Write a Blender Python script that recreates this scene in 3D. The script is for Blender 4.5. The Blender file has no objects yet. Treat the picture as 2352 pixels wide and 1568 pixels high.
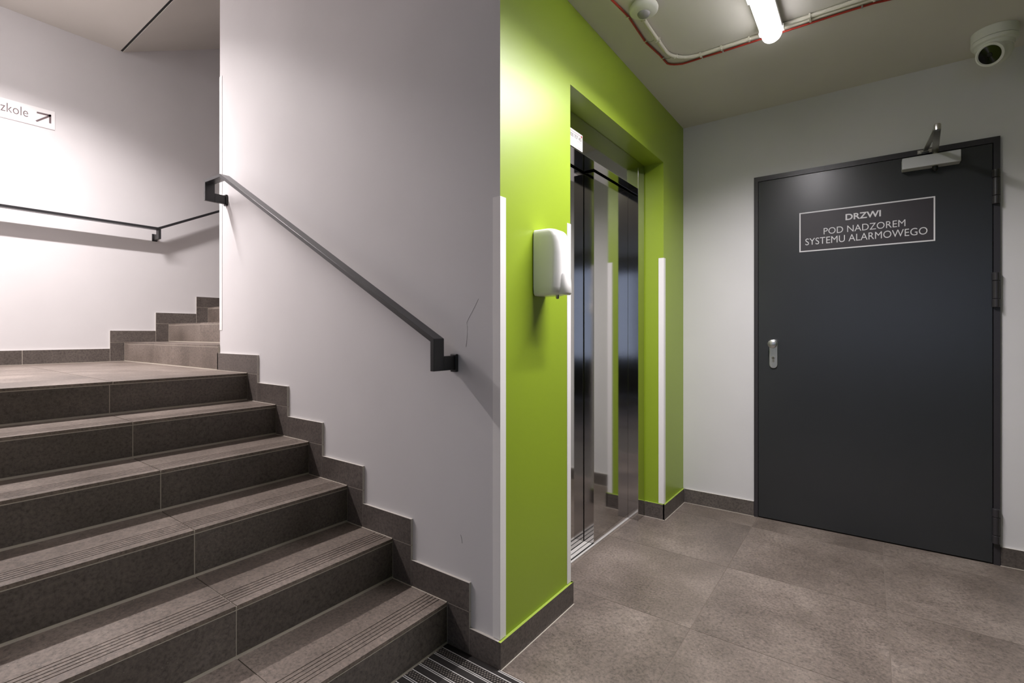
import bpy, bmesh, math, random
from mathutils import Vector, Matrix

random.seed(4)
SC = bpy.context.scene
COL = SC.collection

# ------------------------------------------------------------------ camera, world, lights, exposure
FPX, HORIZON, CAMH = 1119.0, 766.0, 1.112
YAW = math.atan((1994.0 - 1176.0) / FPX)
cam_d = bpy.data.cameras.new('camera'); cam = bpy.data.objects.new('camera', cam_d); COL.objects.link(cam)
cam_d.sensor_fit = 'HORIZONTAL'; cam_d.sensor_width = 36.0
cam_d.lens = FPX / 2352.0 * 36.0
cam_d.shift_y = -(784.0 - HORIZON) / 2352.0
cam_d.clip_start = 0.02
cam.location = (0, 0, CAMH)
cam.rotation_euler = (math.pi / 2, 0, YAW)
SC.camera = cam

world = bpy.data.worlds.new('dusk_sky'); SC.world = world; world.use_nodes = True
bg = world.node_tree.nodes['Background']
bg.inputs['Color'].default_value = (0.58, 0.70, 1.0, 1)
bg.inputs['Strength'].default_value = 0.85

LOBBY_W, STAIR_W = 54.0, 92.0            # lamp powers
LOBBY_COL, STAIR_COL = (1.0, 0.955, 0.985), (1.0, 0.925, 0.925)

vs = SC.view_settings
vs.view_transform = 'Standard'; vs.look = 'None'; vs.gamma = 1.0; vs.use_curve_mapping = False
vs.exposure = 0.0
SC.cycles.use_denoising = True
SC.cycles.sample_clamp_indirect = 6.0

# ------------------------------------------------------------------ helpers
MATS = {}

def mat(name, color=(0.8, 0.8, 0.8), rough=0.5, metal=0.0, spec=0.5, emit=None, estr=0.0):
    m = bpy.data.materials.new(name); m.use_nodes = True
    b = m.node_tree.nodes['Principled BSDF']
    b.inputs['Base Color'].default_value = (*color, 1)
    b.inputs['Roughness'].default_value = rough
    b.inputs['Metallic'].default_value = metal
    b.inputs['Specular IOR Level'].default_value = spec
    if emit:
        b.inputs['Emission Color'].default_value = (*emit, 1)
        b.inputs['Emission Strength'].default_value = estr
    MATS[name] = m
    return m

def N(m, kind, **kw):
    n = m.node_tree.nodes.new(kind)
    for k, v in kw.items():
        if hasattr(n, k): setattr(n, k, v)
        else: n.inputs[k].default_value = v
    return n

def L(m, a, ao, b, bi): m.node_tree.links.new(a.outputs[ao], b.inputs[bi])

def ramp(m, stops):
    r = N(m, 'ShaderNodeValToRGB'); e = r.color_ramp.elements
    while len(e) < len(stops): e.new(0.5)
    for i, (p, c) in enumerate(stops):
        e[i].position = p; e[i].color = (*c, 1)
    return r

def mixc(m, fac, a, b, blend='MIX'):
    n = N(m, 'ShaderNodeMix'); n.data_type = 'RGBA'; n.blend_type = blend
    for i, v in ((0, fac), (6, a), (7, b)):
        if isinstance(v, tuple): n.inputs[i].default_value = (*v, 1) if len(v) == 3 else v
        elif isinstance(v, (int, float)): n.inputs[i].default_value = v
        else: m.node_tree.links.new(v, n.inputs[i])
    return n.outputs[2]

def paint(name, color, rough=0.55, spec=0.3, var=0.05, bump=0.06):
    m = mat(name, color, rough, spec=spec); b = m.node_tree.nodes['Principled BSDF']
    g = N(m, 'ShaderNodeNewGeometry')
    n1 = N(m, 'ShaderNodeTexNoise', Scale=1.7, Detail=3.0); L(m, g, 'Position', n1, 'Vector')
    dark = tuple(c * (1 - var) for c in color); light = tuple(min(1, c * (1 + var * .5)) for c in color)
    r = ramp(m, [(0.3, dark), (0.7, light)]); L(m, n1, 'Fac', r, 'Fac'); L(m, r, 'Color', b, 'Base Color')
    n2 = N(m, 'ShaderNodeTexNoise', Scale=260.0, Detail=2.0); L(m, g, 'Position', n2, 'Vector')
    bp = N(m, 'ShaderNodeBump', Strength=bump, Distance=0.002); L(m, n2, 'Fac', bp, 'Height'); L(m, bp, 'Normal', b, 'Normal')
    return m

def stone(name, dark, mid, light, rough=0.42, spec=0.45):
    m = mat(name, mid, rough, spec=spec); b = m.node_tree.nodes['Principled BSDF']
    tc = N(m, 'ShaderNodeNewGeometry'); oi = N(m, 'ShaderNodeObjectInfo')
    mul = N(m, 'ShaderNodeMath', operation='MULTIPLY'); mul.inputs[1].default_value = 37.0
    L(m, oi, 'Random', mul, 0)
    add = N(m, 'ShaderNodeVectorMath', operation='ADD'); L(m, tc, 'Position', add, 0); L(m, mul, 0, add, 1)
    n1 = N(m, 'ShaderNodeTexNoise', Scale=3.2, Detail=6.0, Roughness=0.62); L(m, add, 0, n1, 'Vector')
    r1 = ramp(m, [(0.28, dark), (0.52, mid), (0.78, light)]); L(m, n1, 'Fac', r1, 'Fac')
    n2 = N(m, 'ShaderNodeTexNoise', Scale=95.0, Detail=4.0, Roughness=0.7); L(m, add, 0, n2, 'Vector')
    r2 = ramp(m, [(0.30, (0.52, 0.52, 0.52)), (0.5, (1, 1, 1)), (0.72, (1.36, 1.33, 1.30))]); L(m, n2, 'Fac', r2, 'Fac')
    c = mixc(m, 1.0, r1.outputs['Color'], r2.outputs['Color'], 'MULTIPLY')
    v = N(m, 'ShaderNodeTexVoronoi', Scale=85.0, Randomness=1.0); L(m, add, 0, v, 'Vector')
    vr = ramp(m, [(0.06, (1, 1, 1)), (0.16, (0, 0, 0))]); L(m, v, 'Distance', vr, 'Fac')
    v2 = N(m, 'ShaderNodeSeparateColor'); L(m, v, 'Color', v2, 0)
    gt = N(m, 'ShaderNodeMath', operation='GREATER_THAN'); gt.inputs[1].default_value = 0.62; L(m, v2, 0, gt, 0)
    mm = N(m, 'ShaderNodeMath', operation='MULTIPLY'); L(m, vr, 'Color', mm, 0); L(m, gt, 0, mm, 1)
    ms = N(m, 'ShaderNodeMath', operation='MULTIPLY'); ms.inputs[1].default_value = 0.75; L(m, mm, 0, ms, 0)
    tint = ramp(m, [(0.45, tuple(x * .35 for x in dark)), (0.55, tuple(min(1, x * 1.7) for x in light))]); L(m, v2, 1, tint, 'Fac')
    c2 = mixc(m, ms.outputs[0], c, tint.outputs['Color'])
    br = N(m, 'ShaderNodeMapRange'); br.inputs['To Min'].default_value = 0.9; br.inputs['To Max'].default_value = 0.85
    L(m, oi, 'Random', br, 'Value')
    hs = N(m, 'ShaderNodeHueSaturation'); L(m, br, 'Result', hs, 'Value'); m.node_tree.links.new(c2, hs.inputs['Color'])
    L(m, hs, 'Color', b, 'Base Color')
    bp = N(m, 'ShaderNodeBump', Strength=0.12, Distance=0.002); L(m, n2, 'Fac', bp, 'Height'); L(m, bp, 'Normal', b, 'Normal')
    rr = N(m, 'ShaderNodeMapRange'); rr.inputs['To Min'].default_value = rough - .08; rr.inputs['To Max'].default_value = rough + .12
    L(m, n1, 'Fac', rr, 'Value'); L(m, rr, 'Result', b, 'Roughness')
    return m

def brushed(name, color, rough, axis=2):
    m = mat(name, color, rough, metal=1.0); b = m.node_tree.nodes['Principled BSDF']
    g = N(m, 'ShaderNodeNewGeometry'); mp = N(m, 'ShaderNodeMapping')
    s = [900.0, 900.0, 900.0]; s[axis] = 6.0
    mp.inputs['Scale'].default_value = s; L(m, g, 'Position', mp, 'Vector')
    n = N(m, 'ShaderNodeTexNoise', Scale=1.0, Detail=2.0); L(m, mp, 'Vector', n, 'Vector')
    rr = N(m, 'ShaderNodeMapRange'); rr.inputs['To Min'].default_value = max(0.02, rough - .03); rr.inputs['To Max'].default_value = rough + .05
    L(m, n, 'Fac', rr, 'Value'); L(m, rr, 'Result', b, 'Roughness')
    return m

WHITE = paint('white_wall_paint', (0.68, 0.665, 0.672))
GREYW = paint('grey_wall_paint', (0.26, 0.26, 0.27))
GREEN = paint('lime_green_wall_paint', (0.275, 0.390, 0.016), rough=0.40, spec=0.9, var=0.04)
CEIL = paint('white_ceiling_paint', (0.70, 0.67, 0.62), rough=0.7)
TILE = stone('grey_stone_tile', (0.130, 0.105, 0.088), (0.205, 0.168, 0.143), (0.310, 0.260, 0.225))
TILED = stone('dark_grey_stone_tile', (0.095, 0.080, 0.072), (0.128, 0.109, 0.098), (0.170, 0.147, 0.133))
GROUT = paint('light_grout', (0.50, 0.455, 0.39), rough=0.85, var=0.15)
GROUTD = paint('grey_grout', (0.175, 0.143, 0.120), rough=0.85, var=0.12)
CAULK = paint('white_caulk', (0.66, 0.63, 0.58), rough=0.6, var=0.12)
CAULKG = paint('green_painted_caulk', (0.34, 0.45, 0.07), rough=0.6)
BLACK = paint('black_powder_coat', (0.021, 0.021, 0.023), rough=0.34, spec=0.5, bump=0.08)
DOORP = paint('anthracite_door_lacquer', (0.028, 0.030, 0.032), rough=0.26, spec=0.5, bump=0.03)
FRAMEP = paint('anthracite_frame_lacquer', (0.034, 0.031, 0.035), rough=0.36, spec=0.45, bump=0.03)
STEEL = brushed('polished_stainless_steel', (0.60, 0.585, 0.575), 0.07)
SILVER = paint('silver_profile', (0.55, 0.53, 0.51), rough=0.35, var=0.05, bump=0.0)
ALU = brushed('satin_aluminium', (0.72, 0.71, 0.70), 0.28)
ALUD = brushed('dull_grey_metal', (0.40, 0.38, 0.33), 0.35)
CLOSER = paint('silver_closer_lacquer', (0.52, 0.52, 0.53), rough=0.35, var=0.02)
PVC = paint('white_plastic_profile', (0.86, 0.84, 0.83), rough=0.35, var=0.02, bump=0.02)
ABS = paint('glossy_white_plastic', (0.88, 0.87, 0.85), rough=0.16, spec=0.5, var=0.01, bump=0.0)
ABS2 = paint('offwhite_plastic', (0.74, 0.74, 0.68), rough=0.3, var=0.02, bump=0.0)
DARKP = paint('black_plastic', (0.012, 0.012, 0.012), rough=0.3, bump=0.0)
DARKG = paint('dark_glass_lens', (0.006, 0.006, 0.007), rough=0.06, bump=0.0)
RUBBER = paint('black_ribbed_rubber', (0.022, 0.019, 0.018), rough=0.75)
BRISTLE = paint('grey_brush_bristle', (0.15, 0.13, 0.115), rough=0.8, var=0.2)
PIRL = paint('smoky_sensor_lens', (0.30, 0.29, 0.30), rough=0.25, bump=0.0)
CONDUIT = paint('cream_conduit_plastic', (0.68, 0.65, 0.56), rough=0.45)
REDC = paint('red_cable_sheath', (0.42, 0.045, 0.03), rough=0.4)
SIGNW = paint('white_sign_board', (0.86, 0.85, 0.85), rough=0.4, var=0.01, bump=0.0)
SIGND = paint('dark_sign_film', (0.036, 0.032, 0.036), rough=0.40, var=0.03, bump=0.0)
INKW = paint('white_print', (0.62, 0.61, 0.62), rough=0.5, var=0.01, bump=0.0)
INKD = paint('dark_print', (0.15, 0.11, 0.115), rough=0.5, var=0.01, bump=0.0)
INKR = paint('red_print', (0.5, 0.03, 0.04), rough=0.5, var=0.01, bump=0.0)
INKP = paint('faded_print', (0.62, 0.52, 0.54), rough=0.5, var=0.01, bump=0.0)
SCUFF = paint('grey_scuff', (0.36, 0.34, 0.34), rough=0.6, var=0.1, bump=0.0)
LED = mat('lit_led_board', (0.9, 0.9, 0.9), 0.4, emit=(1, 0.98, 0.97), estr=14.0)
LENS = mat('clear_lamp_lens', (0.9, 0.9, 0.9), 0.2)
_nt = LENS.node_tree; _b = _nt.nodes['Principled BSDF']; _o = _nt.nodes['Material Output']
_tr = N(LENS, 'ShaderNodeBsdfTransparent'); _mx = N(LENS, 'ShaderNodeMixShader'); _mx.inputs[0].default_value = 0.22
_b.inputs['Emission Color'].default_value = (1, 0.98, 0.98, 1); _b.inputs['Emission Strength'].default_value = 10.0
L(LENS, _tr, 0, _mx, 1); L(LENS, _b, 0, _mx, 2); L(LENS, _mx, 0, _o, 0)
GLASS = mat('window_glass', (0.9, 0.95, 1.0), 0.02)
_nt = GLASS.node_tree; _b = _nt.nodes['Principled BSDF']; _o = _nt.nodes['Material Output']
_tr = N(GLASS, 'ShaderNodeBsdfTransparent'); _mx = N(GLASS, 'ShaderNodeMixShader'); _mx.inputs[0].default_value = 0.08
_gl = N(GLASS, 'ShaderNodeBsdfGlossy'); _gl.inputs['Roughness'].default_value = 0.02
L(GLASS, _tr, 0, _mx, 1); L(GLASS, _gl, 0, _mx, 2); L(GLASS, _mx, 0, _o, 0)


class MB:
    """collects shapes, builds one mesh object"""
    def __init__(self): self.v, self.f, self.m = [], [], []
    def add(self, verts, faces, mi=0):
        o = len(self.v); self.v += [tuple(p) for p in verts]
        for f in faces: self.f.append(tuple(i + o for i in f)); self.m.append(mi)
        return self
    def box(self, x0, x1, y0, y1, z0, z1, mi=0, faces=None):
        if x0 > x1: x0, x1 = x1, x0
        if y0 > y1: y0, y1 = y1, y0
        if z0 > z1: z0, z1 = z1, z0
        V = [(x0, y0, z0), (x1, y0, z0), (x1, y1, z0), (x0, y1, z0), (x0, y0, z1), (x1, y0, z1), (x1, y1, z1), (x0, y1, z1)]
        F = {'-z': (0, 3, 2, 1), '+z': (4, 5, 6, 7), '-y': (0, 1, 5, 4), '+x': (1, 2, 6, 5), '+y': (2, 3, 7, 6), '-x': (3, 0, 4, 7)}
        o = len(self.v); self.v += V
        for k, f in F.items():
            self.f.append(tuple(i + o for i in f)); self.m.append((faces or {}).get(k, mi))
        return self
    def extrude(self, poly, a, b, fn, mi=0):
        """poly: 2D points; fn(p, t) -> 3D"""
        n = len(poly)
        V = [fn(p, a) for p in poly] + [fn(p, b) for p in poly]
        F = [tuple(range(n))[::-1], tuple(range(n, 2 * n))] + [(i, (i + 1) % n, (i + 1) % n + n, i + n) for i in range(n)]
        return self.add(V, F, mi)
    def lathe(self, prof, center, axis=(0, 0, 1), seg=32, mi=0):
        """prof: (r, h) list along axis from center; closed with caps"""
        ax = Vector(axis).normalized(); t = ax.orthogonal().normalized(); u = ax.cross(t); c = Vector(center)
        V, F = [], []
        for r, h in prof:
            for k in range(seg):
                a = 2 * math.pi * k / seg
                V.append(c + ax * h + (t * math.cos(a) + u * math.sin(a)) * r)
        for i in range(len(prof) - 1):
            for k in range(seg):
                k2 = (k + 1) % seg
                F.append((i * seg + k, i * seg + k2, (i + 1) * seg + k2, (i + 1) * seg + k))
        F.append(tuple(range(seg))[::-1]); F.append(tuple(range((len(prof) - 1) * seg, len(prof) * seg)))
        return self.add(V, F, mi)
    def tube(self, pts, r, seg=10, mi=0):
        pts = [Vector(p) for p in pts]; V, F = [], []
        up = Vector((0, 0, 1))
        for i, p in enumerate(pts):
            d = (pts[min(i + 1, len(pts) - 1)] - pts[max(i - 1, 0)]).normalized()
            s = d.cross(up)
            if s.length < 1e-4: s = d.cross(Vector((1, 0, 0)))
            s.normalize(); w = s.cross(d)
            for k in range(seg):
                a = 2 * math.pi * k / seg; V.append(p + (s * math.cos(a) + w * math.sin(a)) * r)
        for i in range(len(pts) - 1):
            for k in range(seg):
                k2 = (k + 1) % seg; F.append((i * seg + k, i * seg + k2, (i + 1) * seg + k2, (i + 1) * seg + k))
        F.append(tuple(range(seg))[::-1]); F.append(tuple(range((len(pts) - 1) * seg, len(pts) * seg)))
        return self.add(V, F, mi)
    def build(self, name, mats, parent=None, smooth=False, bevel=0.0, bseg=2, auto=None):
        me = bpy.data.meshes.new(name); me.from_pydata(self.v, [], self.f); me.update()
        bm = bmesh.new(); bm.from_mesh(me); bmesh.ops.recalc_face_normals(bm, faces=bm.faces); bm.to_mesh(me); bm.free()
        for mm in (mats if isinstance(mats, (list, tuple)) else [mats]): me.materials.append(mm)
        for i, p in enumerate(me.polygons): p.material_index = self.m[i] if i < len(self.m) else 0
        o = bpy.data.objects.new(name, me); COL.objects.link(o)
        if parent:
            o.parent = parent; o.matrix_parent_inverse = parent.matrix_world.inverted()
        if smooth or auto is not None:
            for p in me.polygons: p.use_smooth = True
        if auto is not None:
            for e in me.edges: pass
            me.set_sharp_from_angle(angle=math.radians(auto))
        if bevel > 0:
            b = o.modifiers.new('bevel', 'BEVEL'); b.width = bevel; b.segments = bseg; b.limit_method = 'ANGLE'; b.angle_limit = math.radians(40)
            for p in me.polygons: p.use_smooth = True
            me.set_sharp_from_angle(angle=math.radians(50)); b.harden_normals = True
        return o

def empty(name, loc=(0, 0, 0)):
    o = bpy.data.objects.new(name, None); COL.objects.link(o); o.location = loc; o.empty_display_size = 0.1
    bpy.context.view_layer.update()
    return o

def tag(o, label=None, cat=None, group=None, kind=None):
    if label: o['label'] = label
    if cat: o['category'] = cat
    if group: o['group'] = group
    if kind: o['kind'] = kind
    return o

def struct(o, label=None, cat=None): return tag(o, label, cat, kind='structure')

def text(name, s, width, height, origin, xdir, ndir, material, parent, weight=0.0, depth=0.0004):
    """flat lettering: origin = lower-left corner of the text box"""
    cu = bpy.data.curves.new(name, 'FONT'); cu.body = s; cu.size = 1.0; cu.offset = weight; cu.resolution_u = 4
    to = bpy.data.objects.new(name, cu); COL.objects.link(to)
    dg = bpy.context.evaluated_depsgraph_get(); me = bpy.data.meshes.new_from_object(to.evaluated_get(dg))
    bpy.data.objects.remove(to); bpy.data.curves.remove(cu)
    xs = [v.co.x for v in me.vertices]; ys = [v.co.y for v in me.vertices]
    x0, x1, y0, y1 = min(xs), max(xs), min(ys), max(ys)
    X = Vector(xdir); Z = Vector((0, 0, 1)); Nn = Vector(ndir); O = Vector(origin)
    for v in me.vertices:
        v.co = O + X * ((v.co.x - x0) / (x1 - x0) * width) + Z * ((v.co.y - y0) / (y1 - y0) * height) + Nn * depth
    me.name = name; me.materials.clear(); me.materials.append(material)
    o = bpy.data.objects.new(name, me); COL.objects.link(o)
    o.parent = parent; o.matrix_parent_inverse = parent.matrix_world.inverted()
    return o

# ------------------------------------------------------------------ measurements (metres)
XW, XS = -0.989, -0.979            # lift wall face, its skirting face
YW, YS = 1.286, 1.276              # stair wall face, its skirting face
YD, YDS = 3.277, 3.267             # door wall face, skirting / door face
XL, XLS = -4.66, -4.65             # far stair wall face and skirting face
XE = -3.046                        # end of the stair wall
ZC, ZC2 = 2.47, 3.29               # lobby ceiling, landing ceiling
YSO, XR, YB = -0.31, 2.40, -2.60   # wall across the stairs, right wall, wall behind
NOSE, GO = -1.221, 0.295
ZT = [0.148, 0.303, 0.458, 0.608, 0.755, 0.900]     # tread levels of lower flight
XN = [NOSE - GO * k for k in range(6)]              # nosings
ZL = 0.900

# ------------------------------------------------------------------ setting: walls, ceilings
w = MB().box(XE, XW, YW, 1.45, 0, ZC2 + .2, faces={'+x': 1}).build('wall_stair', [WHITE, GREEN]); struct(w)
wall_stair = w
MB_ = MB(); MB_.box(-1.30, XW, 1.45, 1.759, 0, ZC + .05); MB_.box(-1.30, XW, 2.89, YD, 0, ZC + .05); MB_.box(-1.30, XW, 1.759, 2.89, 2.137, ZC + .05)
struct(MB_.build('wall_lift', GREEN))
struct(MB().box(XE, XE + .12, 1.45, 4.30, ZL, 5.2).build('wall_core', WHITE))
struct(MB().box(XL - .12, XL, YSO - .12, 4.30, -.1, 5.2).build('wall_left', WHITE))
struct(MB().box(XL - .12, XE + .12, 4.30, 4.42, ZL, 5.2).build('wall_far', WHITE))
struct(MB().box(XL, -1.0, YSO - .12, YSO, 0, ZC2).build('wall_near', WHITE))
struct(MB().box(-1.12, -1.0, YB, YSO - .12, 0, ZC).build('wall_side', GREYW))
struct(MB().box(XR, XR + .12, YB - .12, YD + .12, 0, ZC).build('wall_right', GREEN))
m = MB(); m.box(-1.12, -.85, YB - .12, YB, 0, ZC); m.box(1.85, XR, YB - .12, YB, 0, ZC); m.box(-.85, 1.85, YB - .12, YB, 2.25, ZC)
struct(m.build('wall_back', GREYW))
m = MB(); DX0, DX1, DZ = -0.561, 0.511, 2.060
m.box(-1.30, DX0, YD, YD + .15, 0, ZC); m.box(DX1, XR, YD, YD + .15, 0, ZC); m.box(DX0, DX1, YD, YD + .15, DZ, ZC)
struct(m.build('wall_door', WHITE))
struct(MB().box(-1.119, -1.0, YSO, YW, ZC + .15, ZC2 + .2).build('wall_bulkhead', WHITE))
struct(MB().box(-1.12, XR + .12, YB - .12, YD + .12, ZC, ZC + .15).build('ceiling', CEIL))
struct(MB().box(XL, -1.12, YSO - .12, 1.250, ZC2, ZC2 + .2).build('ceiling_landing', CEIL))
m = MB(); sl = 0.508
m.add([(x, y, z) for x in (XL, XE) for (y, z) in ((1.267, ZC2), (4.30, ZC2 + sl * 3.033), (4.30, ZC2 + .2 + sl * 3.033), (1.267, ZC2 + .2))],
      [(0, 1, 2, 3), (7, 6, 5, 4), (0, 4, 5, 1), (1, 5, 6, 2), (2, 6, 7, 3), (3, 7, 4, 0)])
struct(m.build('ceiling_soffit', CEIL))
struct(MB().box(XL, XE, 1.2505, 1.2665, ZC2 + .006, ZC2 + .19).build('ceiling_gap_shade', DARKP))  # black filler stands in for the shade inside the ceiling gap

# pencil scratch and scuffs on the stair wall
for pts, r in (([(-1.083, 1.232), (-1.10, 1.205), (-1.128, 1.165), (-1.137, 1.150), (-1.133, 1.135), (-1.135, 1.10), (-1.140, 1.066)], .0007),
               ([(-1.165, .400), (-1.160, .385), (-1.158, .372)], .0009)):
    MB().tube([(x, YW, z) for x, z in pts], r, 6).build('scuff_mark', SCUFF, wall_stair)

# ------------------------------------------------------------------ floor with tiles
floor = struct(MB().box(-1.32, XR, YB, YD + .16, -.12, -.0008).build('floor', GROUTD))
gx = [-1.143 + .602 * k for k in range(6)]; gx = [g for g in gx]
gy = [1.280 - .6 * k for k in range(7, 0, -1)] + [1.280, 1.880, 2.480, 3.080, 3.680]
def ftile(x0, x1, y0, y1):
    if x1 - x0 < .012 or y1 - y0 < .012: return
    MB().box(x0, x1, y0, y1, -.010, 0.0).build('floor_tile', TILE, floor)
J = .0015
xs = [-1.160] + gx + [XR]
MATX1, MATY0 = 0.663, 0.080
for i in range(len(xs) - 1):
    for k in range(len(gy) - 1):
        x0, x1, y0, y1 = xs[i] + (J if i else 0), xs[i + 1] - J, gy[k] + J, gy[k + 1] - J
        y1 = min(y1, YDS - .001) if y1 > YDS else y1
        y0 = max(y0, YB)
        if gy[k] >= 1.27: ftile(x0, x1, y0, y1)          # lobby in front of the lift, strip running into the lift recess
        else:
            if x0 < -1.0: x0 = -0.998
            if gy[k + 1] <= MATY0 + .01: ftile(x0, x1, y0, y1)
            elif x0 >= MATX1 - .01: ftile(x0, x1, y0, y1)

# ------------------------------------------------------------------ skirting helpers
def skirt(parent, x0, x1, y0, y1, z0, z1, caulk=CAULK, faces=('+z',)):
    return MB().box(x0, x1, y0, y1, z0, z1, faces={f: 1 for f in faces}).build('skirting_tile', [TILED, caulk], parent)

def board(name):
    return struct(empty(name))

# ------------------------------------------------------------------ lower flight
fl = empty('stair_flight', (XN[0], .5, 0))
tag(fl, 'lower flight of six grey stone-tiled steps with grooved treads beside the white wall', 'stairs', kind='structure')
c = MB()
YE = YSO
for k in range(6):
    z0 = 0 if k == 0 else ZT[k - 1]
    xb = XN[k] - GO - .02
    c.box(xb, XN[k] - .0008, YE, YS - .0005, -.02, ZT[k] - .0028)
c.build('step_core', GROUT, fl)
TD = .011
def tread_poly(depth, grooves=True):
    p = [(0, -TD), (0, 0)]
    if grooves:
        for d in (.036, .052, .068, .084, .100): p += [(-d + .002, 0), (-d + .002, -.0024), (-d - .002, -.0024), (-d - .002, 0)]
    p += [(-depth, 0), (-depth, -TD)]
    return p
yseg = [(.6875, YS - .002), (.0875, .6845), (YE + .002, .0845)]
for k in range(6):
    z1 = ZT[k]; z0 = 0 if k == 0 else ZT[k - 1]
    for (a, b) in yseg:
        if k < 5:
            MB().extrude(tread_poly(GO - .004), a, b, lambda p, t: (XN[k] + p[0], t, z1 + p[1])).build('tread_tile', TILE, fl)
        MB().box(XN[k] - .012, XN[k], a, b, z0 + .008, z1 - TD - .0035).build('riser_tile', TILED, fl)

# landing
ld = empty('stair_landing', (-3.6, .5, ZL)); tag(ld, 'tiled landing between the two flights under the wall sign', 'landing', kind='structure')
MB().box(XL, XN[5] - GO - .02, YSO, YS - .0005, 0, ZL - .003).build('landing_slab', GROUTD, ld)
lx = [XLS + .002, -4.15, -3.55, XN[5] - GO, XN[5]]
for (a, b) in ((.6995, YS - .002), (.0995, .6965), (YSO + .002, .0965)):
    for i in range(len(lx) - 1):
        x0, x1 = lx[i] + .0012, lx[i + 1] - .0012
        if i == len(lx) - 2: MB().extrude(tread_poly(GO - .0015, False), a, b, lambda p, t: (XN[5] + p[0], t, ZL + p[1])).build('landing_tile', TILE, ld)
        else: MB().box(x0, x1, a, b, ZL - .010, ZL).build('landing_tile', TILE, ld)

# upper flight
f2 = empty('stair_flight', (-3.85, YS, ZL)); tag(f2, 'upper flight of stone-tiled steps rising behind the end of the white wall', 'stairs', kind='structure')
c = MB(); ZU = [ZL + .147 * (j + 1) for j in range(8)]; YN = [YS + .295 * j for j in range(8)]
for j in range(8):
    y0 = YN[j] + .0008
    if j == 0:
        c.box(XL + .001, XE - .001, y0, YN[j] + .32, ZL - .05, ZU[j] - .0028)
    else:
        c.box(XL + .001, XE - .001, y0, YN[j] + .32, ZL - .05, ZU[j] - .0028)
c.build('step_core', GROUT, f2)
for j in range(8):
    z1 = ZU[j]; z0 = ZL if j == 0 else ZU[j - 1]
    for (a, b) in ((XLS + .002, -4.0515), (-4.0485, -3.4515), (-3.4485, XE - .002)):
        MB().extrude(tread_poly(GO - .004), a, b, lambda p, t: (t, YN[j] - p[0], z1 + p[1])).build('tread_tile', TILE, f2)
        MB().box(a, b, YN[j], YN[j] + .012, z0 + .006, z1 - TD - .0035).build('riser_tile', TILE, f2)

# ------------------------------------------------------------------ skirting boards
bs = board('baseboard_stair')
ko = .104
for k in range(6):
    z0 = 0.001 if k == 0 else ZT[k - 1] + .001
    xo = XN[k] + ko
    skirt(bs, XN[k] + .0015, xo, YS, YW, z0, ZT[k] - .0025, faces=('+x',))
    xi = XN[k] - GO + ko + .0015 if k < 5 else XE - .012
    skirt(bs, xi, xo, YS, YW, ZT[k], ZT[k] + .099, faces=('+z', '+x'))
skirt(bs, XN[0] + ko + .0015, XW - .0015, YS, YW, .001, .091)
m = MB()
for k in range(6):
    xo = XN[k] + ko
    m.box(XN[k], xo - .0005, YS + .0008, YW, ZT[k] - .003, ZT[k] + .0005)
    m.box(XN[k] - .001, XN[k] + .002, YS + .0008, YW, ZT[k] - .15, ZT[k])
    m.box(xo - .0005, xo + .002, YS + .0008, YW, (ZT[k - 1] if k else 0) + .001, (ZT[k - 1] + .0985) if k else .0905)
m.box(XW - .002, XW, YS + .0008, YW, .001, .0905)
m.build('joint_filler', GROUT, bs)

bl = board('baseboard_left')
for (a, b) in ((YSO, .106), (.109, .7085), (.7115, YN[0] - .092)):
    skirt(bl, XL, XLS, a, b, ZL + .001, ZL + .098)
for j in range(6):
    yo = YN[j] - .090; z0 = ZL if j == 0 else ZU[j - 1]
    skirt(bl, XL, XLS, yo, YN[j] - .0015, z0 + .001, ZU[j] - .0025, faces=('-y',))
    skirt(bl, XL, XLS, yo, YN[j] + .295 - .0925, ZU[j], ZU[j] + .088, faces=('+z', '-y'))

m = MB()
for j in range(6):
    yo = YN[j] - .090
    m.box(XL, XLS - .0008, yo + .0005, YN[j], ZU[j] - .003, ZU[j] + .0005); m.box(XL, XLS - .0008, yo - .003, yo + .0005, (ZU[j - 1] if j else ZL) + .001, (ZU[j - 1] + .0875) if j else ZL + .0975)
    m.box(XL, XLS - .0008, YN[j] - .002, YN[j] + .001, (ZU[j - 1] if j else ZL) + .001, ZU[j])
for y in (.1075, .710): m.box(XL, XLS - .0008, y - .002, y + .002, ZL + .001, ZL + .0975)
m.build('joint_filler', GROUT, bl)
bw = board('baseboard_lift')
skirt(bw, XW, XS, YS, 1.7685, .001, .091, CAULKG)
skirt(bw, -1.104, XS - .0015, 2.88, 2.89, .001, .091, CAULKG)
skirt(bw, -1.104, XS - .0015, 1.759, 1.769, .001, .091, CAULKG)
skirt(bw, XW, XS, 2.88, 3.0785, .001, .091, CAULKG)
skirt(bw, XW, XS, 3.0815, YDS, .001, .091, CAULKG)
MB().box(XW - .001, XS - .0007, 2.8807, 2.886, .001, .0900).build('joint_filler', GROUT, bw)
MB().box(XW, XS - .0007, 3.077, 3.083, .001, .0900).build('joint_filler', GROUT, bw)
bd = board('baseboard_door')
skirt(bd, XS + .0015, DX0 - .002, YDS, YD, .001, .090)
skirt(bd, DX1 + .002, .905, YDS, YD, .001, .090)
skirt(bd, .908, 1.507, YDS, YD, .001, .090); skirt(bd, 1.510, XR - .012, YDS, YD, .001, .090)
br_ = board('baseboard_right')
for i in range(10): skirt(br_, XR - .01, XR, YB + .602 * i + .0015, min(YB + .602 * (i + 1) - .0015, YDS - .002), .001, .090)
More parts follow.
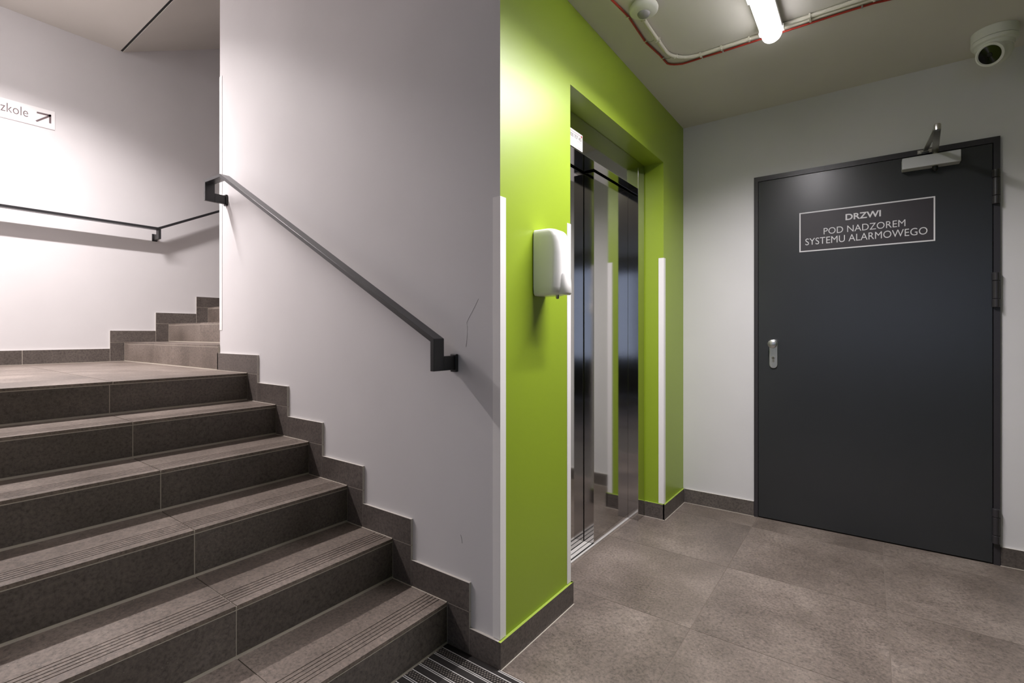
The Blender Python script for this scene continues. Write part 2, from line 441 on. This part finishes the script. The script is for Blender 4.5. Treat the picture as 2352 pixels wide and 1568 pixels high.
# pale sealant line where the skirting meets the floor
m = MB(); m.box(XS, XS + .004, YS, 1.769, 0, .0015); m.box(-1.104, XS + .004, 2.876, 2.88, 0, .0015); m.box(XS, XS + .004, 2.876, YDS, 0, .0015)
m.build('sealant', GROUT, bw)
MB().box(XS + .004, DX0, YDS - .004, YDS, 0, .0015).build('sealant', GROUT, bd)
MB().box(DX1, XR - .01, YDS - .004, YDS, 0, .0015).build('sealant', GROUT, bd)
m = MB()
for k in range(6): m.box(XN[k] - GO + .0005 if k < 5 else XE, XN[k] - .001, YS - .004, YS, ZT[k], ZT[k] + .0015)
m.build('sealant', GROUT, bs)
m = MB(); m.box(XLS, XLS + .004, YSO, YN[0] - .001, ZL, ZL + .0018); m.box(XLS, XE, YS - .005, YS - .0005, ZL, ZL + .0022); m.build('sealant', GROUT, bl)

# ------------------------------------------------------------------ white corner profiles
def corner(name, poly, z0, z1, label):
    o = MB().extrude(poly, z0, z1, lambda p, t: (p[0], p[1], t)).build(name, PVC, bevel=.0006)
    return tag(o, label, 'corner trim', kind='structure')
t = .002
corner('trim_1', [(XW - .030, YW), (XW - .030, YW - t), (XW + t, YW - t), (XW + t, YW + .030), (XW, YW + .030), (XW, YW)], .093, 1.570,
       'white plastic corner strip where the white stair wall meets the green wall')
corner('trim_2', [(XW, 1.731), (XW + t, 1.731), (XW + t, 1.759 + t), (XW - .030, 1.759 + t), (XW - .030, 1.759), (XW, 1.759)], .093, 1.562,
       'white plastic corner strip on the green pier beside the soap dispenser')
corner('trim_3', [(XW - .030, 2.890), (XW - .030, 2.890 - t), (XW + t, 2.890 - t), (XW + t, 2.920), (XW, 2.920), (XW, 2.890)], .093, 1.566,
       'white plastic corner strip on the narrow green pier next to the lift frame')
corner('trim_4', [(XE - t, YW + .030), (XE - t, YW - t), (XE + .030, YW - t), (XE + .030, YW), (XE, YW), (XE, YW + .030)], 1.132, 2.605,
       'white plastic corner strip at the end of the white stair wall')

# ------------------------------------------------------------------ lift entrance
lf = empty('lift_entrance', (-1.12, 2.32, 0))
tag(lf, 'polished stainless steel lift entrance with two sliding panels in the green wall', 'elevator')
XF, XP1, XP2 = -1.105, -1.169, -1.229
MB().box(-1.22, XF, 1.770, 1.860, 0.001, 2.136).build('jamb', STEEL, lf, bevel=.0012)
MB().box(-1.24, XF, 2.785, 2.8795, 0.001, 2.136).build('jamb', STEEL, lf, bevel=.0012)
MB().box(-1.24, XF, 1.8615, 2.7835, 1.974, 2.136).build('header', STEEL, lf, bevel=.0012)
MB().box(XP1 - .0575, XP1, 2.332, 2.784, .004, 1.966).build('sliding_panel', STEEL, lf, bevel=.0015)
MB().box(XP2 - .045, XP2, 1.840, 2.365, .004, 1.966).build('sliding_panel', STEEL, lf, bevel=.0015)
m = MB(); m.box(-1.299, -1.285, 1.765, 2.885, 0.0, 2.13); m.box(-1.285, -1.241, 1.765, 1.785, 0, 2.13); m.box(-1.285, -1.241, 2.862, 2.885, 0, 2.13); m.box(-1.285, -1.241, 1.785, 2.862, 2.02, 2.13)
m.build('shaft_light_block', DARKP, lf)  # added black box, keeps panel gaps dark and outside light out
m = MB(); m.box(-1.28, -1.160, 1.861, 2.784, -.0006, -.0002, 1)
for a, b in ((-1.172, -1.161), (-1.200, -1.182), (-1.226, -1.206), (-1.248, -1.236)): m.box(a, b, 1.861, 2.784, -.0005, .0025)
m.build('sill', [SILVER, DARKP], lf)
st = MB().box(XF, XF + .0004, 1.925, 2.084, 1.980, 2.060).build('sticker', SIGNW, lf)
st['label'] = 'white emergency phone sticker with a red mark'
text('lettering', '0 800 707 401', .135, .017, (XF + .0004, 1.940, 2.024), (0, 1, 0), (1, 0, 0), INKD, st, weight=-.005)
MB().box(XF + .0003, XF + .0008, 2.068, 2.077, 2.044, 2.054).build('red_mark', INKR, st)
MB().box(XF + .0003, XF + .0007, 1.94, 2.060, 2.048, 2.051).build('faded_line', INKP, st)
MB().box(XF + .0003, XF + .0007, 2.030, 2.070, 2.016, 2.018).build('faded_line', INKP, st)
MB().box(XF + .0003, XF + .0007, 1.94, 2.055, 1.997, 1.998).build('faded_line', INKP, st)
MB().box(XF + .0003, XF + .0007, 2.030, 2.072, 1.986, 1.989).build('faded_line', INKP, st)

# ------------------------------------------------------------------ alarm-monitored door
dr = empty('door_1', ((DX0 + DX1) / 2, YD, 0)); tag(dr, 'anthracite steel door with an alarm warning sign and overhead closer', 'door', kind='structure')
LX0, LX1, LZ = -0.537, 0.485, 2.030
m = MB()
fo = [(DX0, YDS - .002, DZ)]
m.box(DX0, LX0 + .012, YDS + .010, YD + .06, .001, DZ); m.box(LX1 - .012, DX1, YDS + .010, YD + .06, .001, DZ); m.box(LX0 + .012, LX1 - .012, YDS + .010, YD + .06, LZ - .012, DZ)
m.box(DX0, LX0 - .002, YDS - .004, YDS + .010, .001, DZ); m.box(LX1 + .003, DX1, YDS - .004, YDS + .010, .001, DZ); m.box(LX0 - .002, LX1 + .003, YDS - .004, YDS + .010, LZ + .002, DZ)
m.build('frame', FRAMEP, dr)
MB().box(DX0 + .01, DX1 - .01, YD + .10, YD + .14, -.002, DZ).build('door_light_block', DARKP, dr)  # added unseen sheet, stops sky light leaking in under the leaf
leaf = MB().box(LX0, LX1, YDS - .002, YDS + .042, .006, LZ).build('leaf', DOORP, dr, bevel=.002)
for za, zb in ((1.735, 1.900), (1.239, 1.406), (.106, .273)):
    q = (zb - za); hc = (LX1 + .010, YDS - .014)
    h = MB()
    for a, b, r in ((za, za + q * .235, .0135), (za + q * .245, za + q * .755, .0125), (za + q * .765, zb, .0135)):
        h.lathe([(r - .0015, a), (r, a + .0015), (r, b - .0015), (r - .0015, b)], (hc[0], hc[1], 0), seg=20)
    h.box(hc[0] - .004, hc[0] + .015, YDS - .013, YDS - .003, za + .003, zb - .003)
    h.build('hinge', FRAMEP, dr, auto=35)
# handle plate, knob, key cylinder
def capsule(cx, z0, z1, hw, n=10):
    p = []
    for k in range(n + 1): a = math.pi * k / n; p.append((cx + hw * math.cos(a), z1 - hw + hw * math.sin(a)))
    for k in range(n + 1): a = math.pi + math.pi * k / n; p.append((cx + hw * math.cos(a), z0 + hw + hw * math.sin(a)))
    return p
pl = MB().extrude(capsule(-.455, .907, 1.077, .0215), YDS - .011, YDS - .002, lambda p, t: (p[0], t, p[1])).build('handle_plate', ALU, dr, bevel=.0015)
pl['label'] = 'satin silver escutcheon plate with a round knob'
MB().lathe([(.011, 0), (.011, .022), (.020, .030), (.0245, .036), (.0250, .043), (.023, .050), (.014, .0535), (.002, .0545)], (-.455, YDS - .011, 1.052), (0, -1, 0), 32).build('knob', ALU, pl, auto=50)
m = MB(); m.lathe([(.0085, 0), (.0085, .003), (.006, .0036)], (-.455, YDS - .011, .969), (0, -1, 0), 20); m.box(-.460, -.450, YDS - .014, YDS - .011, .944, .966)
m.build('key_cylinder', ALUD, pl, auto=40)
MB().box(-.4565, -.4535, YDS - .0151, YDS - .0146, .965, .974).build('keyhole', DARKP, pl)
# closer with folded arm
cl = MB().box(.141, .366, YDS - .062, YDS - .003, 1.954, 2.011).build('door_closer', CLOSER, dr, bevel=.003)
cl['label'] = 'silver overhead door closer with a folded arm'
MB().lathe([(.012, 0), (.012, .012), (.008, .020), (.004, .024)], (.272, YDS - .034, 1.954), (0, 0, -1), 20).build('spindle_cap', DARKP, cl, auto=40)
MB().lathe([(.010, 0), (.010, .010), (.013, .012), (.013, .020)], (.272, YDS - .034, 2.011), (0, 0, 1), 20).build('spindle', ALUD, cl, auto=40)
def bar(a, b, wid, th):
    a, b = Vector(a), Vector(b); d = (b - a).normalized(); s = d.cross(Vector((0, 0, 1))).normalized(); u = s.cross(d)
    V = [p + s * (sx * wid / 2) + u * (sz * th / 2) for p in (a, b) for sx, sz in ((-1, -1), (1, -1), (1, 1), (-1, 1))]
    return V, [(0, 3, 2, 1), (4, 5, 6, 7), (0, 1, 5, 4), (1, 2, 6, 5), (2, 3, 7, 6), (3, 0, 4, 7)]
EL = (.250, 2.885, 2.037)
V, F = bar((.272, YDS - .034, 2.028), (EL[0], EL[1], 2.030), .026, .007); MB().add(V, F).build('closer_arm', ALUD, cl, bevel=.0015)
V, F = bar((EL[0], EL[1], 2.040), (.235, YDS - .012, 2.044), .020, .006); MB().add(V, F).build('closer_arm', ALUD, cl, bevel=.0015)
MB().lathe([(.013, -.014), (.013, .010), (.010, .014)], EL, (0, 0, 1), 20).build('elbow_pin', ALU, cl, auto=40)
m = MB(); m.box(.205, .275, YDS - .010, YDS - .004, 2.034, 2.054); m.box(.220, .250, YDS - .026, YDS - .010, 2.036, 2.041); m.build('arm_shoe', ALUD, cl, bevel=.001)
for x in (.212, .268): MB().lathe([(.004, 0), (.004, .002)], (x, YDS - .010, 2.045), (0, -1, 0), 12).build('screw', ALU, cl)
# sign film on the door
YF = YDS - .002
sg = MB().box(-.322, .275, YF - .0008, YF, 1.583, 1.810).build('door_sign', SIGND, dr); sg['label'] = 'dark rectangular sign with white border and lettering'
bwid = .0065; m = MB()
for (a, b, c_, d_) in ((-.322, .275, 1.8035, 1.810), (-.322, .275, 1.583, 1.5895), (-.322, -.3155, 1.5895, 1.8035), (.2685, .275, 1.5895, 1.8035)): m.box(a, b, YF - .0013, YF - .0008, c_, d_)
m.build('border', INKW, sg)
yt = YF - .0008
text('lettering', 'DRZWI', .156, .034, (-.101, yt, 1.7385), (1, 0, 0), (0, -1, 0), INKW, sg, weight=.022)
text('lettering', 'POD NADZOREM', .360, .036, (-.203, yt, 1.6725), (1, 0, 0), (0, -1, 0), INKW, sg, weight=-.004)
text('lettering', 'SYSTEMU ALARMOWEGO', .537, .038, (-.292, yt, 1.6205), (1, 0, 0), (0, -1, 0), INKW, sg, weight=-.004)

# glazed entrance behind the camera
d2 = empty('door_2', (0, YB - .06, 0)); tag(d2, 'glazed entrance doors with dark frame and kick panels opposite the alarm door', 'door', kind='structure')
m = MB(); m.box(-.85, -.79, YB - .10, YB - .03, 0, 2.25); m.box(1.79, 1.85, YB - .10, YB - .03, 0, 2.25); m.box(-.79, 1.79, YB - .10, YB - .03, 2.19, 2.25); m.box(-.79, 1.79, YB - .10, YB - .03, 0, .10)
for x in (.07, .93): m.box(x - .04, x + .04, YB - .10, YB - .03, .10, 2.19)
m.build('frame', FRAMEP, d2)
for a_, b_ in ((-.79, .03), (.11, .89), (.97, 1.79)):
    MB().box(a_, b_, YB - .07, YB - .06, .70, 2.19).build('pane', GLASS, d2)
    MB().box(a_, b_, YB - .08, YB - .05, .10, .70).build('kick_panel', FRAMEP, d2)

# ------------------------------------------------------------------ handrails (flat bar)
def bar_path(pts, t_):
    """2D centre-less polyline offset inwards by t_: closed outline (mitred)"""
    P = [Vector(p) for p in pts]; off = []
    for i, p in enumerate(P):
        ns = []
        for a, b in ((i - 1, i), (i, i + 1)):
            if a < 0 or b >= len(P): continue
            d = (P[b] - P[a]).normalized(); ns.append(Vector((d.y, -d.x)))
        n = sum(ns, Vector((0, 0))).normalized(); off.append(p + n * (t_ / max(.3, n.dot(ns[0]))))
    return off
def railmesh(outer, t_, fn, a, b):
    inn = bar_path(outer, t_); n = len(outer); V, F = [], []
    for i in range(n): V += [fn(outer[i], a), fn(inn[i], a), fn(inn[i], b), fn(outer[i], b)]
    for i in range(n - 1):
        o = i * 4; F += [(o + j, o + (j + 1) % 4, o + 4 + (j + 1) % 4, o + 4 + j) for j in range(4)]
    F += [(0, 1, 2, 3), tuple((n - 1) * 4 + j for j in (3, 2, 1, 0))]
    return MB().add(V, F)
hr = empty('handrail', (-2.07, YW, 1.0)); tag(hr, 'black flat-bar handrail sloping down the white stair wall', 'handrail')
outer = [(-2.968, 1.848), (-2.968, 1.964), (-2.775, 1.960), (-1.182, 1.095), (-1.182, .984)]
railmesh(outer, .0175, lambda p, y: (p[0], y, p[1]), 1.170, 1.220).build('rail_bar', BLACK, hr, bevel=.002)
for x0, x1, z0, z1 in ((-2.968, -2.9505, 1.848, 1.897), (-1.1995, -1.182, .984, 1.034)):
    MB().box(x0, x1, 1.2195, 1.277, z0, z1).build('bracket_arm', BLACK, hr, bevel=.002)
    MB().box(x0 - .006, x1 + .006, 1.274, YW, z0 - .008, z1 + .006).build('wall_plate', BLACK, hr, bevel=.003)
hr2 = empty('handrail', (XL, 1.2, 1.9)); tag(hr2, 'black flat-bar handrail below the arrow sign, turning up along the upper flight', 'handrail')
outer = [(YSO + .15, 1.955), (1.462, 1.955), (4.05, 1.955 + .508 * (4.05 - 1.462))]
railmesh(outer, .018, lambda p, x: (x, p[0], p[1]), XL + .066, XL + .116).build('rail_bar', BLACK, hr2, bevel=.0015)
for yb, zr in ((.30, 1.94), (1.474, 1.945), (3.2, 1.955 + .508 * 1.738 - .02)):
    MB().box(XL + .066, XL + .116, yb - .009, yb + .009, zr - .080, zr).build('bracket_post', BLACK, hr2, bevel=.0015)
    MB().box(XL + .009, XL + .067, yb - .009, yb + .009, zr - .080, zr - .038).build('bracket_arm', BLACK, hr2, bevel=.0015)
    MB().box(XL, XL + .010, yb - .018, yb + .018, zr - .088, zr - .030).build('wall_plate', BLACK, hr2, bevel=.002)

# ------------------------------------------------------------------ wall sign on the far wall
ws = empty('wall_sign', (XL, .6, 2.6)); tag(ws, 'white direction sign with dark lettering and a diagonal arrow', 'sign')
MB().box(XL, XL + .003, .20, .876, 2.553, 2.684).build('board', SIGNW, ws)
text('lettering', 'zkole', .133, .060, (XL + .003, .607, 2.597), (0, 1, 0), (1, 0, 0), INKD, ws, weight=-.006)
MB().box(XL + .0028, XL + .0036, .20, .876, 2.553, 2.5555).build('rule_line', INKP, ws)
def plate2(poly): return MB().extrude(poly, XL + .0029, XL + .0038, lambda p, t_: (t_, p[0], p[1]))
m = plate2([(.783, 2.652), (.857, 2.656), (.857, 2.643), (.783, 2.641)])
m.extrude([(.846, 2.656), (.857, 2.656), (.857, 2.594), (.846, 2.594)], XL + .0029, XL + .0038, lambda p, t_: (t_, p[0], p[1]))
m.extrude([(.776, 2.588), (.784, 2.581), (.856, 2.645), (.849, 2.653)], XL + .0029, XL + .0038, lambda p, t_: (t_, p[0], p[1]))
m.build('arrow', INKD, ws)

# ------------------------------------------------------------------ soap dispenser
sd = empty('soap_dispenser', (XW, 1.525, 1.25)); tag(sd, 'glossy white wall soap dispenser with a push lever on the green pier', 'soap dispenser')
bm = bmesh.new()
SX, SY, SZ0, SZ1 = .112, (1.479, 1.573), 1.250, 1.490
rings = []
nz = 12
def outline(inset, depth, n=6, r=.026):
    y0, y1 = SY[0] + inset, SY[1] - inset; p = [(XW + .004, y0)]
    for k in range(n + 1):
        a = math.pi / 2 * k / n; p.append((XW + depth - r + r * math.sin(a), y0 + r - r * math.cos(a)))
    for k in range(n + 1):
        a = math.pi / 2 * k / n; p.append((XW + depth - r + r * math.cos(a), y1 - r + r * math.sin(a)))
    p.append((XW + .004, y1)); return p
prof = [(SZ0 + .000, .012, .088), (SZ0 + .004, .006, .096), (SZ0 + .012, .002, .101), (SZ0 + .03, .0005, .105), (SZ0 + .08, 0, .110), (SZ0 + .15, 0, .112), (SZ1 - .05, 0, .110),
        (SZ1 - .03, .0005, .106), (SZ1 - .015, .001, .099), (SZ1 - .006, .003, .090), (SZ1 - .001, .007, .078), (SZ1, .012, .068)]
for z, ins, dep in prof: rings.append([bm.verts.new((x, y, z)) for x, y in outline(ins, dep)])
for a, b in zip(rings, rings[1:]):
    n = len(a)
    for i in range(n): bm.faces.new((a[i], a[(i + 1) % n], b[(i + 1) % n], b[i]))
bm.faces.new(rings[0][::-1]); bm.faces.new(rings[-1]); bmesh.ops.recalc_face_normals(bm, faces=bm.faces)
me = bpy.data.meshes.new('cover'); bm.to_mesh(me); bm.free(); me.materials.append(ABS)
for p in me.polygons: p.use_smooth = True
me.set_sharp_from_angle(angle=math.radians(60))
o = bpy.data.objects.new('cover', me); COL.objects.link(o); o.parent = sd; o.matrix_parent_inverse = sd.matrix_world.inverted()
MB().box(XW, XW + .006, SY[0] + .004, SY[1] - .004, SZ0 + .012, SZ1 - .014).build('back_plate', DARKP, sd, bevel=.001)
bm = bmesh.new(); rings = []
for z, dep, hw in ((1.252, .124, .026), (1.258, .128, .028), (1.290, .127, .029), (1.324, .124, .029), (1.334, .120, .026), (1.338, .112, .018)):
    yc = 1.530; ring = []
    for k in range(13):
        a = math.pi * k / 12 - math.pi / 2
        ring.append(bm.verts.new((XW + .090 + (dep - .090) * (max(0, math.cos(a)) ** .45), yc + hw * math.sin(a), z)))
    rings.append(ring)
for a, b in zip(rings, rings[1:]):
    for i in range(13): bm.faces.new((a[i], a[(i + 1) % 13], b[(i + 1) % 13], b[i]))
bm.faces.new(rings[0][::-1]); bm.faces.new(rings[-1]); bmesh.ops.recalc_face_normals(bm, faces=bm.faces)
me = bpy.data.meshes.new('push_lever'); bm.to_mesh(me); bm.free(); me.materials.append(ABS)
for p in me.polygons: p.use_smooth = True
me.set_sharp_from_angle(angle=math.radians(60))
o = bpy.data.objects.new('push_lever', me); COL.objects.link(o); o.parent = sd; o.matrix_parent_inverse = sd.matrix_world.inverted()
MB().lathe([(.006, 0), (.006, .010), (.004, .014)], (XW + .085, 1.515, 1.251), (0, 0, -1), 16).build('nozzle', ALUD, sd, auto=40)

# ------------------------------------------------------------------ lamps
def batten(name, loc, length, power, colour, label, spread):
    """linear LED luminaire along Y, hung under a ceiling at loc (centre, ceiling height)"""
    r = empty(name, loc); tag(r, label, 'ceiling lamp'); x, y, z = loc; h = length / 2
    MB().extrude([(-.036, 0), (.036, 0), (.044, -.018), (.044, -.034), (-.044, -.034), (-.044, -.018)], y - h, y + h, lambda p, t_: (x + p[0], t_, z + p[1])).build('housing', PVC, r, bevel=.002)
    MB().box(x - .030, x + .030, y - h + .02, y + h - .02, z - .040, z - .0345).build('led_board', LED, r)
    P = [(.041 * math.cos(math.pi + math.pi * k / 14), -.036 + .044 * math.sin(math.pi + math.pi * k / 14)) for k in range(15)]
    V = [(x + p[0], yy, z + p[1]) for yy in (y - h + .004, y + h - .004) for p in P]
    F = [(i, i + 1, i + 16, i + 15) for i in range(14)] + [tuple(range(15)), tuple(range(29, 14, -1))]
    MB().add(V, F).build('lens', LENS, r, auto=50)
    for s in (-1, 1):
        for q in (h - .012, h - .30, h - .62):
            MB().box(x + s * .040, x + s * .049, y + q - .030 if q < h - .02 else y + h - .030, (y + q + .03) if q < h - .02 else y + h, z - .040, z - .022).build('clip', PVC, r, bevel=.001)
            if q > 0.1: MB().box(x + s * .040, x + s * .049, y - q - .015, y - q + .015, z - .040, z - .022).build('clip', PVC, r, bevel=.001)
    a = bpy.data.lights.new('led_light', 'AREA'); a.shape = 'RECTANGLE'; a.size = .05; a.size_y = length - .08; a.energy = power; a.color = colour; a.spread = math.radians(spread)
    lo = bpy.data.objects.new('led_light', a); COL.objects.link(lo); lo.location = (x, y, z - .042); lo.parent = r; lo.matrix_parent_inverse = r.matrix_world.inverted()
    return r
batten('ceiling_lamp', (-.342, 1.860, ZC), 1.10, LOBBY_W, LOBBY_COL, 'lit linear ceiling lamp with clear lens above the lift lobby', 144)
batten('ceiling_lamp', (-3.68, .30, ZC2), 1.10, STAIR_W, STAIR_COL, 'lit linear ceiling lamp above the stair landing', 130)

# ------------------------------------------------------------------ motion sensor, conduits, red cable
ps = empty('motion_sensor', (-.745, 1.940, ZC)); tag(ps, 'round white ceiling motion sensor at the end of the conduit', 'sensor')
PS = (-.748, 1.945)
MB().lathe([(.050, 0), (.050, .009), (.056, .011), (.0585, .018), (.057, .027), (.048, .033), (.030, .037), (.026, .0375)], (*PS, ZC), (0, 0, -1), 40).build('cover', ABS2, ps, auto=50)
MB().lathe([(.026, .036), (.0255, .040), (.022, .046), (.014, .050), (.004, .052)], (*PS, ZC), (0, 0, -1), 32).build('lens', PIRL, ps, auto=60)

def arc(c, r, a0, a1, n=8): return [(c[0] + r * math.cos(a0 + (a1 - a0) * k / n), c[1] + r * math.sin(a0 + (a1 - a0) * k / n)) for k in range(n + 1)]
cr = .0085; zc = ZC - cr - .001
cd = empty('conduit', (-.5, 2.44, ZC)); tag(cd, 'cream plastic conduit curving from the motion sensor across the ceiling', 'conduit')
R = .13
path = [(-.778, 2.000), (-.780, 2.150), (-.781, 2.31)] + arc((-.781 + R, 2.31), R, math.pi, math.pi / 2, 9)[1:] + [(-.50, 2.441), (-.36, 2.441), (.10, 2.441), (XR - .002, 2.441)]
MB().tube([(x, y, zc) for x, y in path], cr, 12).build('pipe', CONDUIT, cd, smooth=False, auto=60)
def clip(parent, x, y, along_x, r=.0105):
    m = MB()
    if along_x: m.box(x - .004, x + .004, y - r, y + r, ZC - 2 * r + .001, ZC - .001)
    else: m.box(x - r, x + r, y - .004, y + .004, ZC - 2 * r + .001, ZC - .001)
    m.build('clip', CONDUIT, parent, bevel=.001)
for x, y, al in ((-.778, 2.02, 0), (-.780, 2.20, 0), (-.757, 2.385, 0), (-.655, 2.4405, 1), (-.56, 2.441, 1), (-.44, 2.441, 1), (-.20, 2.441, 1), (.02, 2.441, 1), (.25, 2.441, 1)): clip(cd, x, y, al)
cd2 = empty('conduit', (0, 2.40, ZC)); tag(cd2, 'cream plastic conduit running from the lit lobby lamp to the right wall', 'conduit')
MB().tube([(x, 2.418, zc) for x in (-.307, .1, .6, XR - .002)], cr, 12).build('pipe', CONDUIT, cd2, auto=60)
for x in (-.20, .02, .25): clip(cd2, x, 2.418, 1)
rc = empty('red_cable', (-.5, 2.47, ZC)); tag(rc, 'thin red cable clipped to the lobby ceiling beside the conduit', 'cable')
rr_ = .0045; zr = ZC - .0065
wig = lambda i: .0016 * math.sin(i * 2.3)
base = [(-.842, 1.30), (-.840, 1.6), (-.838, 1.82), (-.826, 1.97), (-.830, 2.09), (-.832, 2.19), (-.818, 2.33)] + arc((-.730, 2.385), .092, math.radians(152), math.radians(92), 5) + \
       [(-.64, 2.478), (-.56, 2.479), (-.40, 2.481), (-.25, 2.480), (-.08, 2.478), (.02, 2.484), (.10, 2.500), (.3, 2.505), (XR - .002, 2.505)]
MB().tube([(x + wig(i), y + wig(i + 3), zr) for i, (x, y) in enumerate(base)], rr_, 8).build('sheath', REDC, rc, auto=60)
for x, y, al in ((-.830, 1.97, 0), (-.832, 2.18, 0), (-.812, 2.365, 0), (-.655, 2.478, 1), (-.56, 2.479, 1), (-.02, 2.480, 1), (.28, 2.505, 1)):
    m = MB()
    if al: m.box(x - .003, x + .003, y - .0065, y + .0065, ZC - .0115, ZC - .001)
    else: m.box(x - .0065, x + .0065, y - .003, y + .003, ZC - .0115, ZC - .001)
    m.build('cable_clip', ALU, rc, bevel=.001)
for x, y in ((-.832, 2.18), (-.812, 2.365)):
    MB().tube([(x + .008 + .010 * k, y + .004 + .006 * math.sin(k * .8), ZC - .008 - .006 * math.sin(k * .8)) for k in range(4)], .0016, 6).build('tie_end', ALUD, rc)

# ------------------------------------------------------------------ security camera
sc_ = empty('security_camera', (.455, 3.02, ZC)); tag(sc_, 'white turret security camera with black lens on the ceiling above the door', 'security camera')
CC = (.458, 3.045)
MB().lathe([(.079, 0.0005), (.079, .042), (.0785, .0425)], (*CC, ZC), (0, 0, -1), 48).build('base', ABS2, sc_, auto=40)
MB().lathe([(.076, .043), (.0795, .0445), (.0795, .052), (.076, .060), (.067, .064), (.065, .080), (.060, .081)], (*CC, ZC), (0, 0, -1), 48).build('ring', ABS2, sc_, auto=40)
ctr = Vector((*CC, ZC - .090)); look = Vector((-.40, -.78, -.52)).normalized()
m = MB(); pr = [(.062 * math.cos(a), .062 * math.sin(a)) for a in [math.radians(-60 + 10 * k) for k in range(10)]]
pr = pr + [(.053, .038), (.049, .056), (.043, .0575), (.040, .0545)]
m.lathe(pr, ctr, look, 40); m.build('eyeball', ABS2, sc_, auto=40)
MB().lathe([(.0395, .0535), (.0385, .0555), (.010, .0562), (.002, .0563)], ctr, look, 40).build('lens', DARKG, sc_, auto=40)
MB().lathe([(.010, .0562), (.008, .0585), (.001, .059)], ctr, look, 20).build('lens_eye', DARKP, sc_, auto=40)

# ------------------------------------------------------------------ entrance mat
mt = empty('entrance_mat', (-.3, .7, 0)); tag(mt, 'recessed entrance mat of aluminium profiles and brushes at the foot of the stairs', 'doormat')
MX0, MX1, MY0, MY1 = NOSE + .002, MATX1 - .002, MATY0 + .002, YS - .0005
MB().box(MX0, MX1, MY0, MY1, -.0007, .0000).build('base_sheet', RUBBER, mt)
m = MB(); m.box(-.985, MX1, MY1 - .0022, MY1, -.001, .0012); m.box(-.985, MX1, MY1 - .0080, MY1 - .0050, -.001, .0008); m.build('edge_frame', SILVER, mt)
def copymesh(o, dy):
    c_ = o.copy(); COL.objects.link(c_); c_.location = (o.location[0], o.location[1] + dy, o.location[2]); return c_
MB().box(MX0, MX1, 1.253, 1.267, -.0005, .0009).build('rubber_strip', RUBBER, mt)
row = []
row.append(MB().box(MX0, MX1, 1.2475, 1.2505, -.001, .0016).build('metal_profile', SILVER, mt))
row.append(MB().box(MX0, MX1, 1.2125, 1.2150, -.001, .0016).build('metal_profile', SILVER, mt))
row.append(MB().box(MX0, MX1, 1.2060, 1.2085, -.001, .0016).build('metal_profile', SILVER, mt))
row.append(MB().box(MX0, MX1, 1.1835, 1.2045, -.0005, .0009).build('rubber_strip', RUBBER, mt))
m = MB(); p_ = .0105; nb = int((MX1 - MX0) / p_)
for rI in range(3):
    for k in range(nb):
        x = MX0 + k * p_ + (p_ / 2 if rI % 2 else 0); y = 1.2195 + .0085 * rI
        m.add([(x, y, -.001), (x + .005, y, -.001), (x + .006, y + .0055, -.001), (x + .001, y + .0055, -.001), (x + .0015, y + .001, .0022), (x + .0065, y + .001, .0022), (x + .0075, y + .0065, .0022), (x + .0025, y + .0065, .0022)],
              [(4, 5, 6, 7), (0, 1, 5, 4), (1, 2, 6, 5), (2, 3, 7, 6), (3, 0, 4, 7)])
row.append(m.build('brush_strip', BRISTLE, mt))
for i in range(1, 16):
    for o in row: copymesh(o, -.0703 * i)
